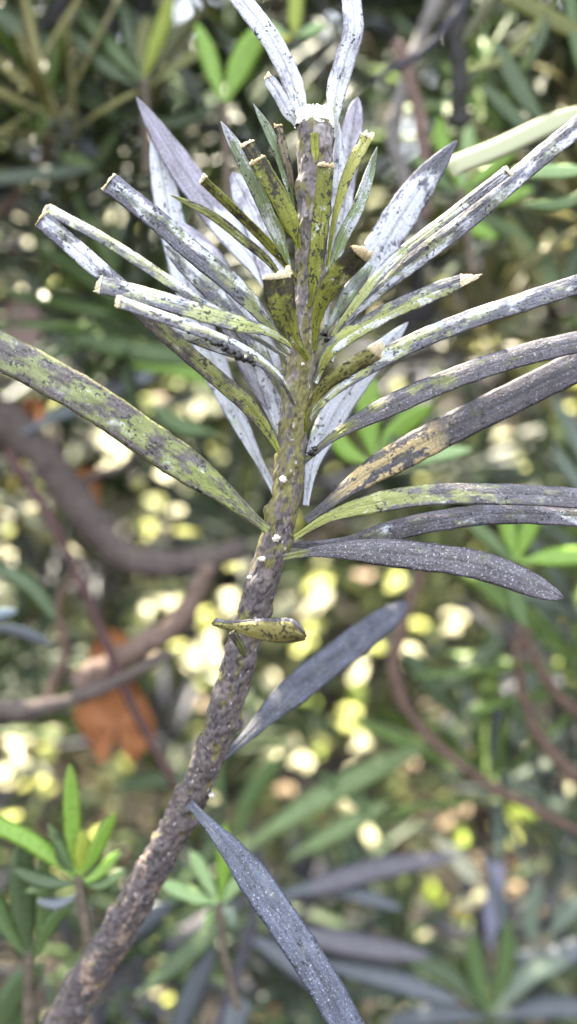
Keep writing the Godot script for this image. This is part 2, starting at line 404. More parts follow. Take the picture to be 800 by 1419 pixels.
# ---------------------------------------------------------------- the shoot in focus
# every leaf: [points base to tip as [photo x, y, mm behind the plane of focus], width in photo pixels, roll at base, roll at tip, tip, style, extra looks, label]
const LEAVES := [
	# --- behind the stem, soft
	[[[385, 690, 14], [350, 620, 17], [306, 528, 21], [268, 420, 25], [236, 300, 27], [213, 178, 27]], 43, 10, -5, "round", "pale", {"d": [0.35, 0.15]}, "long whitish leaf standing behind the cut leaves"],
	[[[398, 440, 10], [352, 362, 16], [292, 286, 21], [240, 214, 24], [189, 134, 26]], 44, 5, 10, "point", "lilac", {"bands": [[0.05, 0.44, "p", 0.95], [0.05, 0.44, "d", 0.1], [0.5, 1.1, "d", 0.95]]}, "broad mauve leaf, whitened in its lower half"],
	[[[402, 470, 9], [376, 372, 14], [350, 296, 17], [322, 238, 18]], 40, 0, 0, "round", "lilac", {"p": [0.9, 0.6]}, "short rounded lilac leaf"],
	[[[405, 640, 10], [376, 560, 14], [338, 452, 17], [296, 368, 19], [243, 306, 20]], 44, 8, 12, "round", "lilac", {"d": [0.35, 0.6], "p": [0.5, 0.4]}, "grey mottled leaf with rounded tip"],
	[[[405, 660, 7], [392, 590, 10], [366, 490, 12], [330, 420, 13], [280, 380, 14]], 40, 0, 10, "round", "pale", {"d": [0.5, 0.35]}, ""],
	[[[456, 420, 8], [472, 290, 13], [486, 195, 15], [496, 134, 16]], 34, 0, 5, "round", "lilac", {"d": [0.3, 0.6], "p": [0.7, 0.1]}, "lavender leaf upright behind the stem"],
	[[[452, 450, 5], [458, 360, 8], [468, 260, 10], [470, 170, 11]], 25, 0, 0, "point", "pale", {"d": [0.45, 0.5]}, ""],
	[[[458, 500, 6], [488, 420, 10], [530, 342, 12], [578, 266, 13], [634, 194, 14]], 50, 10, 5, "point", "patch", {"bands": [[0.30, 0.80, "p", 1.0], [0.42, 0.76, "d", 0.22], [0.18, 0.40, "d", 0.62], [0.84, 1.1, "d", 1.0]]}, "pale leaf with a dark purple tip"],
	[[[424, 700, 8], [434, 640, 10], [456, 588, 12], [500, 520, 14], [566, 446, 16]], 40, 0, 10, "point", "pale", {"g0": Color(0.38, 0.44, 0.36), "d": [0.22, 0.1]}, "whitish-green leaf half hidden behind the cut stubs"],
	[[[404, 570, 5], [352, 474, 8], [292, 402, 11], [228, 340, 13]], 28, 15, 15, "round", "patch", {"d": [0.5, 0.5], "p": [0.3, 0.4]}, ""],
	[[[402, 610, 9], [358, 524, 13], [322, 446, 16], [304, 372, 17]], 36, 5, 5, "round", "lilac", {"d": [0.45, 0.5], "p": [0.4, 0.3]}, ""],
	[[[444, 470, 5], [486, 404, 9], [524, 350, 12], [556, 290, 14]], 24, 10, 10, "point", "grey", {"d": [0.5, 0.7]}, ""],
	# --- top
	[[[424, 196, 2], [416, 150, 1], [400, 100, 0], [372, 48, -1], [322, -18, -2]], 29, 0, 20, "even", "pale", {"d": [0.30, 0.25]}, "white speckled leaf rising from the cut top and leaning out"],
	[[[462, 190, 3], [466, 130, 2], [480, 80, 1], [491, 40, 0], [486, -20, 0]], 30, 0, 25, "even", "pale", {"d": [0.25, 0.42]}, "white speckled leaf rising upright from the cut top"],
	[[[412, 176, 0], [398, 152, -1], [386, 130, -2], [371, 107, -2]], 18, 0, 0, "snap", "pale", {}, "", 5],
	[[[410, 300, 2], [396, 240, 0], [380, 195, -2], [351, 143, -4]], 15, 0, 20, "point", "grey", {}, ""],
	[[[408, 270, 0], [398, 225, -2], [386, 175, -3]], 11, 0, 0, "even", "olive", {"g0": Color(0.16, 0.13, 0.09), "g1": Color(0.24, 0.2, 0.14)}, "", 4],
	[[[408, 395, -1], [382, 318, -4], [350, 246, -7], [306, 168, -9]], 26, -15, -25, "point", "grey", {"bands": [[0.88, 1.1, "p", 1.0]]}, "grey-green blade with a white tip"],
	[[[410, 340, -4], [382, 270, -8], [344, 199, -10]], 21, 20, 20, "even", "olive", {"d": [0.2, 0.75], "g1": Color(0.15, 0.14, 0.05)}, "", 4],
	[[[416, 345, -5], [404, 306, -8], [384, 266, -10], [358, 222, -12]], 26, 25, 25, "even", "olive", {"d": [0.1, 0.62], "rim": 0.8}, "cut leaf with bright green rim and brown face", 4],
	[[[408, 385, -5], [372, 340, -9], [330, 298, -12], [281, 251, -14]], 19, -45, -50, "even", "olive", {"d": [0.35, 0.35], "rim": 0.7}, "", 4],
	[[[402, 420, -2], [378, 370, -5], [336, 332, -7], [290, 297, -9], [236, 270, -10]], 16, -40, -35, "point", "moss", {"g1": Color(0.34, 0.38, 0.14), "d": [0.6, 0.3]}, ""],
	[[[430, 425, -4], [440, 350, -7], [447, 290, -9], [452, 230, -11]], 23, 8, 12, "even", "olive", {"d": [0.3, 0.18]}, "upright olive cut leaf against the stem", 6],
	[[[452, 370, 0], [464, 300, -2], [482, 240, -3], [508, 188, -4]], 21, -45, -30, "strap", "olive", {"g0": Color(0.26, 0.28, 0.05), "g1": Color(0.32, 0.32, 0.10), "d": [0.05, 0.1], "dots": 0.1}, "", 8],
	[[[450, 400, 2], [470, 340, 1], [500, 278, 0], [523, 203, -1]], 18, 10, -10, "point", "grey", {"g0": Color(0.22, 0.29, 0.11), "g1": Color(0.26, 0.32, 0.22), "d": [0.15, 0.1]}, "thin grey-green blade beside the stem"],
	[[[438, 225, -5], [437, 205, -5], [436, 184, -5]], 11, 0, 0, "even", "olive", {"g0": Color(0.26, 0.28, 0.05), "g1": Color(0.26, 0.28, 0.05), "d": [0.0, 0.0]}, ""],
	# --- left side
	[[[402, 490, -2], [342, 412, -5], [270, 350, -7], [210, 298, -8], [151, 252, -9]], 29, 20, 10, "even", "patch", {"g1": Color(0.26, 0.29, 0.20), "d": [0.42, 0.72], "p": [0.15, 0.62], "split": 0.35}, "cut leaf patched grey and white", 4],
	[[[398, 495, 2], [300, 432, 4], [230, 386, 6], [150, 334, 8], [66, 288, 12]], 18, 25, 30, "even", "patch", {"d": [0.55, 0.25], "p": [0.35, 0.45], "g1": Color(0.44, 0.46, 0.28), "split": 0.6}, "thin leaf with cream edges", 4],
	[[[402, 520, 0], [300, 476, -3], [212, 436, -5], [130, 366, -6], [57, 303, -7]], 26, 15, 5, "even", "patch", {"bands": [[0.86, 1.1, "d", 0.7], [0.74, 0.88, "p", 1.0], [0.74, 0.88, "d", 0.2], [0.6, 0.72, "d", 0.75]]}, "cut leaf blotched white and dark purple", 4],
	[[[405, 480, -6], [368, 458, -9], [310, 442, -12], [224, 415, -14], [139, 393, -16]], 26, 30, 25, "even", "patch", {"g0": Color(0.31, 0.34, 0.10), "g1": Color(0.36, 0.38, 0.24), "d": [0.2, 0.55], "p": [0.05, 0.5], "split": 0.35}, "cut leaf yellowish at the base and blotched at the cut", 6],
	[[[410, 560, -5], [386, 520, -10], [340, 486, -14], [280, 458, -17], [166, 417, -19]], 20, 40, 40, "even", "patch", {"g0": Color(0.20, 0.19, 0.03), "g1": Color(0.42, 0.42, 0.28), "d": [0.5, 0.35], "p": [0.1, 0.35], "dots": 0.25, "split": 0.9}, "cut leaf with black crust along its lower edge", 7],
	[[[396, 640, -1], [352, 572, -4], [300, 524, -6], [246, 478, -7], [186, 424, -8]], 24, -10, -20, "even", "moss", {"d": [0.15, 0.75], "g0": Color(0.22, 0.24, 0.04)}, "green and black mottled leaf running under the cut leaves"],
	[[[372, 735, -3], [300, 674, -7], [218, 616, -10], [130, 556, -12], [52, 512, -12], [-30, 470, -12]], 51, 18, 10, "even", "moss", {"rim": 0.25}, "large mossy leaf, green and dark purple mottled, its tip out of frame"],
	# --- the cut stubs in the middle, coming forward
	[[[428, 500, -6], [409, 470, -10], [393, 432, -14], [385, 384, -17]], 40, 0, 0, "strap", "olive", {"bands": [[0.82, 1.1, "d", 0.9]]}, "olive strap-shaped stub cut square, black below its cut", 10],
	[[[436, 486, -5], [441, 436, -9], [462, 392, -13], [500, 353, -16]], 35, 8, 35, "strap", "olive", {"bands": [[0.80, 1.1, "d", 0.9]], "d": [0.1, 0.25]}, "curved olive stub with a cream cut end", 10],
	[[[424, 600, -5], [430, 566, -10], [458, 530, -14], [522, 490, -18]], 30, 35, 45, "strap", "olive", {"g1": Color(0.30, 0.30, 0.12), "d": [0.3, 0.35]}, "olive stub curving out with a large cream cut end", 11],
	[[[436, 530, -3], [462, 480, -7], [530, 436, -10], [590, 409, -12], [642, 387, -13]], 25, 25, 20, "snap", "patch", {"g0": Color(0.24, 0.26, 0.05), "g1": Color(0.30, 0.32, 0.16), "d": [0.12, 0.58], "p": [0.15, 0.25], "split": -0.6}, "cut leaf with a long cream oblique cut", 18],
	# --- right side
	[[[448, 480, 1], [480, 442, 0], [560, 370, -2], [640, 310, -3], [740, 224, -4], [830, 150, -5]], 29, 20, 20, "even", "patch", {"d": [0.50, 0.62], "p": [0.42, 0.55], "split": -0.3}, "long leaf patched white and purple reaching out to the upper corner"],
	[[[446, 490, -1], [478, 440, -3], [540, 364, -5], [620, 300, -6], [702, 237, -7]], 17, 30, 30, "even", "patch", {"g0": Color(0.32, 0.35, 0.1), "d": [0.2, 0.6], "p": [0.1, 0.5]}, "", 5],
	[[[424, 590, 0], [460, 545, -2], [540, 490, -4], [640, 446, -6], [730, 416, -7], [830, 384, -8]], 28, 25, 18, "even", "patch", {"g0": Color(0.30, 0.33, 0.08), "d": [0.35, 0.78], "p": [0.45, 0.35], "split": 0.3}, "long grey leaf with yellow-green base, above the stubs' level"],
	[[[420, 640, 0], [468, 600, -2], [530, 566, -4], [620, 526, -6], [720, 492, -8], [830, 466, -9]], 33, 25, 25, "even", "mould", {"d": [0.5, 1.0]}, "long dark purple leaf dusted with white specks"],
	[[[424, 722, 4], [470, 686, 5], [520, 650, 6], [600, 606, 6], [700, 556, 6], [840, 486, 6]], 46, 12, 8, "even", "mould", {"tan": [[0.12, 0.46, 0.1], [0.5, 0.6, -0.25]], "d": [0.9, 1.0]}, "dark leaf scabbed with tan patches"],
	[[[408, 745, -2], [456, 716, -5], [520, 696, -8], [606, 684, -10], [716, 684, -12], [840, 692, -13]], 32, 20, 30, "even", "mould", {"g0": Color(0.23, 0.25, 0.06), "g1": Color(0.18, 0.19, 0.13), "d": [0.05, 1.0], "bands": [[0.0, 0.30, "d", 0.1]]}, "arching leaf, yellow-green turning grey"],
	[[[402, 755, 2], [480, 752, 2], [540, 736, 1], [606, 721, 0], [700, 711, 0], [840, 716, 0]], 31, 10, 25, "even", "mould", {"d": [0.85, 0.85], "p": [0.3, 0.4]}, "dark leaf with pale green scabs below the arching leaf"],
	[[[392, 772, -3], [440, 764, -6], [500, 762, -8], [580, 769, -10], [680, 786, -12], [782, 829, -14]], 41, 10, 25, "round", "mould", {"d": [0.95, 1.0], "bands": [[0.0, 0.08, "d", 0.2]], "specks": 0.14}, "lowest outstretched leaf, purple grey with a complete pointed tip"],
	# --- lower stem
	[[[306, 1052, 18], [340, 1022, 24], [396, 966, 33], [470, 906, 52], [566, 834, 68]], 52, 15, 10, "round", "blue", {"dark": Color(0.055, 0.058, 0.085)}, "blurred slate-blue leaf slanting up behind the stem"],
	[[[262, 1112, 15], [330, 1188, 9], [398, 1284, 4], [452, 1368, 1], [520, 1490, -1]], 48, 5, 12, "even", "blue", {"tan": []}, "slate-blue leaf hanging down, flecked with white"],
	[[[340, 912, -1], [336, 900, -6], [328, 886, -10], [322, 877, -12]], 11, 0, 0, "even", "moss", {}, ""],
]

func build_shoot() -> void:
	var base := at(82, 1425, 0.31)
	var sh := thing("yew_pine_shoot", "sooty grey cut-back shoot in sharp focus, its top cut off white", "plant", base)
	# stem
	var line_px := [[76, 1440, 62], [112, 1372, 54], [158, 1300, 44], [212, 1205, 33], [262, 1112, 23], [303, 1012, 14], [330, 922, 9], [356, 832, 5], [384, 742, 2], [400, 660, 1], [410, 560, 0], [421, 470, 0], [431, 360, 0], [436, 250, 0], [437, 172, 0]]
	var pts := PackedVector3Array()
	for p in line_px: pts.append(at(p[0], p[1], FOCUS + p[2] * 0.001))
	var line := spline(pts, 320)
	var radii := PackedFloat32Array()
	for r in [30, 29, 28, 27, 25, 24, 23, 24, 23, 21.5, 20, 20, 21, 22.5, 25]: radii.append(r * PX)
	var stm := leaf_material(stem_texture(), 0.0, 0.75)
	stm.heightmap_scale = 0.03
	var stem := part("stem", tube(line, radii, base, 40, 0.17, 330.0), stm, sh)
	# UVs of the stem run once round and once along it
	var arr := stem.mesh.surface_get_arrays(0)
	var uvs: PackedVector2Array = arr[Mesh.ARRAY_TEX_UV]
	var verts: PackedVector3Array = arr[Mesh.ARRAY_VERTEX]
	var norms: PackedVector3Array = arr[Mesh.ARRAY_NORMAL]
	for i in uvs.size():
		var row := i / 41
		uvs[i].y = 1.0 - row / 320.0
		if row < 2 or row > 318: continue
		var push := 0.0
		for k in range(maxi(0, row / 7 - 2), row / 7 + 3):    # leaf scars, set in a spiral
			var along := (row - (k * 7.0 + 3.0 * cell_hash(k, 5, 2))) / 2.6
			var round_ := wrapf((i % 41) / 40.0 * TAU - k * 2.4, -PI, PI) / 0.55
			var d2 := along * along + round_ * round_
			push += (0.00075 * exp(-d2) - 0.0004 * exp(-((along - 1.6) * (along - 1.6) * 1.5 + round_ * round_))) * (0.5 + cell_hash(k, 1, 7))
		verts[i] += norms[i] * push
	arr[Mesh.ARRAY_VERTEX] = verts
	arr[Mesh.ARRAY_TEX_UV] = uvs
	var am := ArrayMesh.new()
	am.add_surface_from_arrays(Mesh.PRIMITIVE_TRIANGLES, arr)
	var again := SurfaceTool.new()
	again.create_from(am, 0)
	again.generate_normals()
	stem.mesh = again.commit()
	# frayed white top of the cut stem
	var crown := SurfaceTool.new()
	crown.begin(Mesh.PRIMITIVE_TRIANGLES)
	var top := at(436, 168, FOCUS)
	var up := cam_basis.y
	for ring in 7:
		var rr: float = [1.0, 1.03, 0.98, 0.80, 0.55, 0.30, 0.0][ring] * 25.0 * PX
		for k in 40:
			var ang := TAU * k / 40.0
			var d := cam_basis.x * cos(ang) + cam_basis.z * sin(ang)
			var wob := 1.0 + 0.22 * fine.get_noise_2d(k * 31.0, ring * 9.0)
			var h: float = [-0.0014, 0.0, 0.0016, 0.0024, 0.0027, 0.0029, 0.0030][ring]
			h += (0.0010 * noise.get_noise_2d(k * 19.0, ring * 23.0) + 0.0009 * fine.get_noise_2d(k * 53.0, ring * 61.0)) * (0.5 if ring == 0 else 1.0)
			crown.add_vertex(top + d * rr * wob + up * h - base)
	for ring in 6:
		for k in 40:
			var a := ring * 40 + k
			var b := ring * 40 + (k + 1) % 40
			crown.add_index(a); crown.add_index(b); crown.add_index(a + 40)
			crown.add_index(b); crown.add_index(b + 40); crown.add_index(a + 40)
	crown.generate_normals()
	part("cut_top", crown.commit(), M.cut_white, stem).set_meta("label", "frayed white cut end of the stem")
	# leaves
	var n := 0
	for L in LEAVES:
		var p3 := PackedVector3Array()
		for p in L[0]: p3.append(at(p[0], p[1], FOCUS + p[2] * 0.001))
		var ln := spline(p3, 48)
		var fr := frames(ln, L[2], L[3])
		var length := 0.0
		for i in range(1, ln.size()): length += ln[i].distance_to(ln[i - 1])
		var wid: float = L[1] * PX
		var more: Dictionary = L[6].duplicate()
		more.up = fr[fr.size() / 2][3]
		var tex := leaf_texture(L[5], length * 1000.0, wid * 1000.0, n + 1, more)
		var back := 0.25 if L[5] == "olive" or L[5] == "grey" else 0.12
		var o := part("leaf", leaf_mesh(fr, wid, L[4], base, 0.00045, 0.05, 10, 0.022, n, 0.085), leaf_material(tex, back), sh)
		if L[7]: o.set_meta("label", L[7])
		if L.size() > 8:
			part("cut_end", cut_mesh(fr, wid, L[4], base, L[8] * PX, n), M.cut_brown if n % 3 == 1 else M.cut_cream, o)
		n += 1
	build_spoon(sh, base)
	# pale scale insects and crumbs on the stem
	for q in [[393, 664, 5.5, "w"], [383, 745, 6, "w"], [364, 775, 5, "w"], [347, 800, 4, "w"], [412, 742, 3.5, "g"], [293, 1102, 5, "w"], [292, 1036, 4, "g"], [284, 1064, 3.5, "g"], [420, 505, 2.5, "w"], [405, 610, 2.5, "g"], [236, 1172, 5, "g"], [222, 1196, 4, "g"], [372, 870, 3.5, "g"], [424, 300, 3.5, "g"], [413, 318, 2.5, "w"]]:
		var best := 0
		var far := 1e9
		for k in line.size():
			var gap := (line[k] - at(q[0], q[1], EYE.distance_to(line[k]))).length_squared()
			if gap < far:
				far = gap
				best = k
		var depth: float = (line[best] - EYE).dot(-cam_basis.z)
		var half := 23.0 * PX
		var spot := at(q[0], q[1], depth)
		var off := clampf((spot - line[best]).length() / half, 0.0, 0.95)
		var o := part("scale_insect", lump_mesh(q[2] * PX, q[0], 0.75, 0.45), M.lump_white if q[3] == "w" else M.lump_grey, sh)
		o.position = at(q[0], q[1], depth - half * sqrt(1.0 - off * off) * 1.02) - base
	# crust of black mould under one leaf
	for q in [[298, 474, 5], [304, 477, 4], [312, 482, 5], [322, 488, 4], [330, 493, 6], [341, 497, 5], [347, 500, 4], [286, 470, 3], [262, 460, 3], [352, 505, 3], [456, 470, 6], [450, 462, 5], [462, 478, 4], [436, 622, 4], [432, 628, 5]]:
		var o := part("mould_crust", lump_mesh(q[2] * PX, q[0] * 1.3, 0.8, 0.6), M.crust, sh)
		o.position = at(q[0], q[1], FOCUS - 0.0175 if q[0] < 400 else FOCUS - 0.004) - base

# the cut leaf that points straight at the lens: a spoon seen almost end on
func build_spoon(sh: Node3D, base: Vector3) -> void:
	var p3 := PackedVector3Array()
	for p in [[294, 866, -6], [330, 874, -11], [376, 882, -16], [421, 880, -20]]: p3.append(at(p[0], p[1], FOCUS + p[2] * 0.001))
	var ln := spline(p3, 40)
	var fr := frames(ln, -52, -48)
	var tex := leaf_texture("olive", 26.0, 7.0, 77, {"g0": Color(0.24, 0.22, 0.07), "g1": Color(0.24, 0.21, 0.07), "d": [0.1, 0.28], "dots": 0.3})
	var o := part("leaf", leaf_mesh(fr, 42 * PX, "spoon", base, 0.0006, 0.16, 8, 0.03, 77.0), leaf_material(tex, 0.2), sh)
	o.set_meta("label", "short olive leaf pointing at the viewer below the others")
	var tex2 := leaf_texture("mould", 26.0, 7.0, 78, {"p": [0.2, 0.5]})
	var fr2 := []
	for f in fr: fr2.append([f[0] - f[2] * 0.0008, f[1], f[2]])
	part("upper_skin", leaf_mesh(fr2, 43 * PX, "spoon", base, 0.0006, 0.16, 8, 0.03, 78.0), leaf_material(tex2, 0.0), o)

# ---------------------------------------------------------------- plants behind
func soft_leaf(pts: Array, depth: float, wid_px: float, m: Material, parent: Node3D, tip := "point", roll := 15.0, called := "leaf") -> MeshInstance3D:
	# points are photo x, y and millimetres behind `depth`
	var p3 := PackedVector3Array()
	for p in pts: p3.append(at(p[0], p[1], depth + (p[2] if p.size() > 2 else 0.0) * 0.001))
	var ln := spline(p3, 14)
	var w := wid_px * HALF * depth / 709.5
	return part(called, leaf_mesh(frames(ln, roll, roll), w, tip, base_of(parent), 0.0004, 0.03, 4, 0.0, 0.0, 0.05), m, parent)

func soft_stem(pts: Array, depth: float, r0: float, r1: float, m: Material, parent: Node3D, called := "stem", rough := 0.22) -> MeshInstance3D:
	var p3 := PackedVector3Array()
	for p in pts: p3.append(at(p[0], p[1], depth + (p[2] if p.size() > 2 else 0.0) * 0.001))
	var k := HALF * depth / 709.5
	return part(called, tube(spline(p3, 40), PackedFloat32Array([r0 * k, lerpf(r0, r1, 0.5) * k, r1 * k]), base_of(parent), 10, rough, 110.0), m, parent)

func sprig(label: String, depth: float, root: Array, leaves: Array, stem_px := [], stem_r := 7.0, stem_mat := "twig") -> Node3D:
	var o := thing("leafy_shoot", label, "plant shoot", at(root[0], root[1], depth), "leafy shoots behind the cut shoot")
	if stem_px.size():
		soft_stem(stem_px, depth, stem_r, stem_r * 0.8, M[stem_mat], o)
	for l in leaves:
		soft_leaf(l[0], depth, l[1], M[l[2]], o, l[3] if l.size() > 3 else "point", l[4] if l.size() > 4 else 15.0)
	return o

func twig(called: String, label: String, category: String, depth: float, pts: Array, r0: float, r1: float, m: String) -> void:
	var o := thing(called, label, category, at(pts[0][0], pts[0][1], depth))
	soft_stem(pts, depth, r0, r1, M[m], o, "bark", 0.42)

func dry_leaf(label: String, depth: float, outline: Array, m: String) -> void:
	var mid := Vector2.ZERO
	for p in outline: mid += Vector2(p[0], p[1])
	mid /= outline.size()
	var where := at(mid.x, mid.y, depth)
	var st := SurfaceTool.new()
	st.begin(Mesh.PRIMITIVE_TRIANGLES)
	var n := outline.size()
	for side in [0.0, 0.0008]:
		st.add_vertex(at(mid.x, mid.y, depth + 0.006 + side) - where)
		for i in n:
			for f in [0.55, 1.0]:
				var q := mid.lerp(Vector2(outline[i][0], outline[i][1]), f)
				st.add_vertex(at(q.x, q.y, depth + side + 0.009 * f * sin(i * 1.9) + 0.008 * (1.0 - f)) - where)
	var half := 1 + n * 2
	for s in 2:
		for i in n:
			var a := s * half + 1 + i * 2
			var b := s * half + 1 + ((i + 1) % n) * 2
			for q in [s * half, a, b, a, a + 1, b, a + 1, b + 1, b]: st.add_index(q)
	for i in n:
		var a := 2 + i * 2
		var b := 2 + ((i + 1) % n) * 2
		for q in [a, b, a + half, b, b + half, a + half]: st.add_index(q)
	st.generate_normals()
	var o := part(numbered("broad_leaf" if m == "pale_broad" else "dry_leaf"), st.commit(), M[m], self)
	o.position = where
	tag(o, label, "leaf" if m == "pale_broad" else "dead leaf")

func build_behind() -> void:
	# top left
	sprig("dull olive rosette hanging at the top edge beside the vivid forked leaf", 0.42, [200, 115], [
		[[[203, 112], [200, 70], [206, 20]], 26, "olive"], [[[196, 112], [150, 60], [105, 10]], 24, "leaf_mid"], [[[205, 115], [250, 50], [290, 5]], 20, "olive_dark"],
		[[[190, 118], [150, 95], [95, 40]], 22, "leaf_dark"], [[[210, 118], [255, 85], [305, 62]], 16, "olive"], [[[198, 112], [222, 50], [240, -10]], 24, "yellow_green"], [[[200, 118], [180, 50], [160, -20]], 20, "leaf_dark"]], [[205, 240], [202, 180], [200, 110]], 7.0)
	sprig("long dark green blade crossing the upper corner", 0.44, [150, 150], [
		[[[165, 165], [100, 95], [40, 48], [-40, 8]], 36, "leaf_dark", "even"], [[[160, 165], [100, 130], [20, 118]], 18, "leaf_mid"], [[[170, 165], [240, 170], [300, 150]], 18, "leaf_dark"]])
	sprig("vivid green forked pair of leaves above the grey ones", 0.4, [310, 142], [
		[[[310, 144], [298, 105], [284, 62], [272, 30]], 26, "vivid"], [[[312, 144], [328, 105], [348, 65], [378, 30]], 36, "vivid", "point", 5.0]], [[318, 300], [314, 210], [310, 140]], 6.0)
	sprig("small pale rosette with one yellow leaf at the top edge", 0.4, [405, 48], [
		[[[408, 48], [410, 20], [412, -12]], 22, "yellow_green", "even"], [[[402, 50], [375, 40], [348, 28]], 18, "pale_green"], [[[412, 48], [432, 42], [452, 34]], 16, "pale_green"], [[[404, 52], [386, 55], [362, 50]], 16, "yellow_leaf"]])
	sprig("grey dusty leaf pair over bright specks near the frame's edge", 0.46, [130, 235], [
		[[[140, 222], [110, 195], [68, 160]], 30, "slate"], [[[135, 232], [70, 240], [-10, 248]], 20, "grey_green", "even"], [[[130, 235], [148, 205], [165, 175]], 16, "leaf_mid"], [[[128, 230], [105, 220], [84, 217]], 18, "pale_green"]])
	# top right
	sprig("olive blades fanning in from the top corner", 0.38, [820, 60], [
		[[[830, 60], [770, 30], [700, -10]], 26, "olive", "even"], [[[780, -10], [740, 40], [700, 80], [645, 100]], 16, "olive"], [[[700, -20], [662, 30], [640, 60]], 18, "olive_dark"],
		[[[760, 175], [730, 140], [700, 85], [685, 55]], 30, "leaf_dark"], [[[745, 195], [710, 160], [665, 115]], 22, "leaf_dark"], [[[820, 130], [800, 60], [790, -10]], 20, "leaf_mid", "even"], [[[735, 90], [752, 50], [765, 0]], 14, "leaf_dark"]])
	sprig("vivid green tuft under the straw-coloured leaf", 0.40, [640, 250], [
		[[[640, 262], [615, 200], [608, 160]], 24, "vivid"], [[[640, 262], [650, 205], [652, 170]], 22, "pale_green"], [[[645, 262], [700, 215], [720, 190]], 22, "vivid"], [[[635, 265], [600, 245], [570, 215]], 20, "leaf_mid"], [[[645, 265], [690, 275], [740, 260]], 22, "vivid"], [[[640, 268], [650, 310], [690, 330]], 24, "vivid"]], [[655, 380], [648, 320], [640, 260]], 6.0)
	sprig("small green leaf with a yellow tip beside the patched long leaf", 0.33, [830, 232], [
		[[[830, 234], [770, 238], [706, 237]], 22, "pale_green", "round"], [[[830, 240], [790, 280], [720, 285]], 18, "leaf_mid"]])
	sprig("dull olive leaves turned down in the brown gap", 0.45, [770, 400], [
		[[[775, 420], [740, 370], [702, 300]], 34, "olive"], [[[772, 418], [760, 370], [745, 340]], 24, "leaf_mid"], [[[775, 420], [720, 330], [650, 300]], 26, "leaf_mid"], [[[780, 415], [800, 350], [810, 310]], 24, "leaf_dark"]])
	var straw := thing("dead_blade", "straw-coloured dead leaf with a black end behind the patched leaf", "dead leaf", at(830, 140, 0.30))
	soft_leaf([[840, 138], [760, 172], [690, 205], [622, 232]], 0.30, 32, M.straw, straw, "even", 28.0, "blade")
	dry_leaf("pale yellow-green broad leaf behind the black twig", 0.60, [[668, 30], [700, 8], [726, 30], [722, 110], [700, 165], [676, 200], [662, 120]], "pale_broad")
	dry_leaf("pale green broad leaf in the upper corner gap", 0.62, [[728, 80], [752, 66], [776, 84], [772, 140], [752, 178], [732, 130]], "pale_broad")
	# middle
	sprig("vivid green tuft showing under the whitish-green leaf", 0.37, [520, 640], [
		[[[520, 640], [512, 590], [516, 520]], 34, "vivid"], [[[520, 642], [550, 600], [600, 560]], 30, "vivid"], [[[522, 642], [590, 632], [655, 622]], 24, "pale_green"], [[[515, 642], [480, 625], [455, 585]], 26, "vivid"], [[[525, 645], [560, 580], [565, 540]], 22, "leaf_mid"]])
	sprig("vivid green tuft under the arching leaves", 0.38, [715, 775], [
		[[[715, 775], [705, 735], [695, 690]], 24, "vivid"], [[[718, 775], [735, 730], [750, 690]], 26, "vivid"], [[[720, 778], [770, 772], [840, 768]], 30, "vivid"], [[[712, 778], [670, 740], [640, 715]], 22, "leaf_mid"], [[[715, 780], [715, 830], [730, 870]], 28, "leaf_mid"]])
	sprig("green blades out of focus beside the mossy leaf", 0.46, [150, 480], [
		[[[60, 450], [150, 478], [290, 500]], 34, "leaf_mid"], [[[300, 540], [250, 512], [180, 505]], 24, "vivid"], [[[30, 600], [110, 560], [230, 510]], 30, "slate"], [[[300, 600], [250, 590], [210, 560]], 26, "leaf_mid"]])
	sprig("slate-dark leaves jutting in under the brown branch", 0.38, [-20, 875], [
		[[[-30, 868], [20, 874], [75, 894]], 18, "slate", "point", -30.0], [[[-30, 858], [0, 852], [24, 846]], 18, "pale_slate", "point", -30.0], [[[-20, 780], [40, 810], [80, 860]], 24, "leaf_dark"]])
	# lower left: the fresh rosette
	sprig("fresh bright green rosette beside the stem's foot", 0.325, [108, 1235], [
		[[[104, 1215], [72, 1185], [30, 1158], [-30, 1132]], 28, "vivid", "even", 20.0], [[[106, 1212], [102, 1160], [100, 1110], [97, 1058]], 25, "vivid"], [[[112, 1215], [128, 1190], [142, 1160], [160, 1126]], 21, "vivid"],
		[[[108, 1220], [130, 1215], [168, 1178]], 16, "vivid"], [[[104, 1220], [90, 1180], [66, 1140]], 16, "leaf_mid"], [[[106, 1226], [70, 1228], [34, 1236]], 15, "leaf_mid"], [[[102, 1225], [60, 1220], [18, 1204]], 22, "leaf_dark"], [[[112, 1210], [116, 1170], [112, 1150]], 24, "yellow_green"], [[[108, 1240], [80, 1252], [50, 1248]], 16, "slate"], [[[118, 1225], [140, 1225], [175, 1205]], 20, "leaf_mid"], [[[100, 1215], [88, 1190], [78, 1150]], 18, "leaf_dark"]],
		[[128, 1330], [118, 1280], [108, 1215]], 8.0)
	sprig("dark upright leaves at the frame's edge under the fresh rosette", 0.335, [40, 1330], [
		[[[40, 1325], [35, 1260], [28, 1165]], 42, "leaf_dark"], [[[46, 1325], [80, 1270], [105, 1255]], 20, "leaf_mid"], [[[38, 1330], [10, 1280], [-20, 1220]], 26, "leaf_mid"], [[[42, 1335], [60, 1300], [62, 1180]], 22, "leaf_mid"]], [[42, 1450], [40, 1390], [40, 1320]], 9.0)
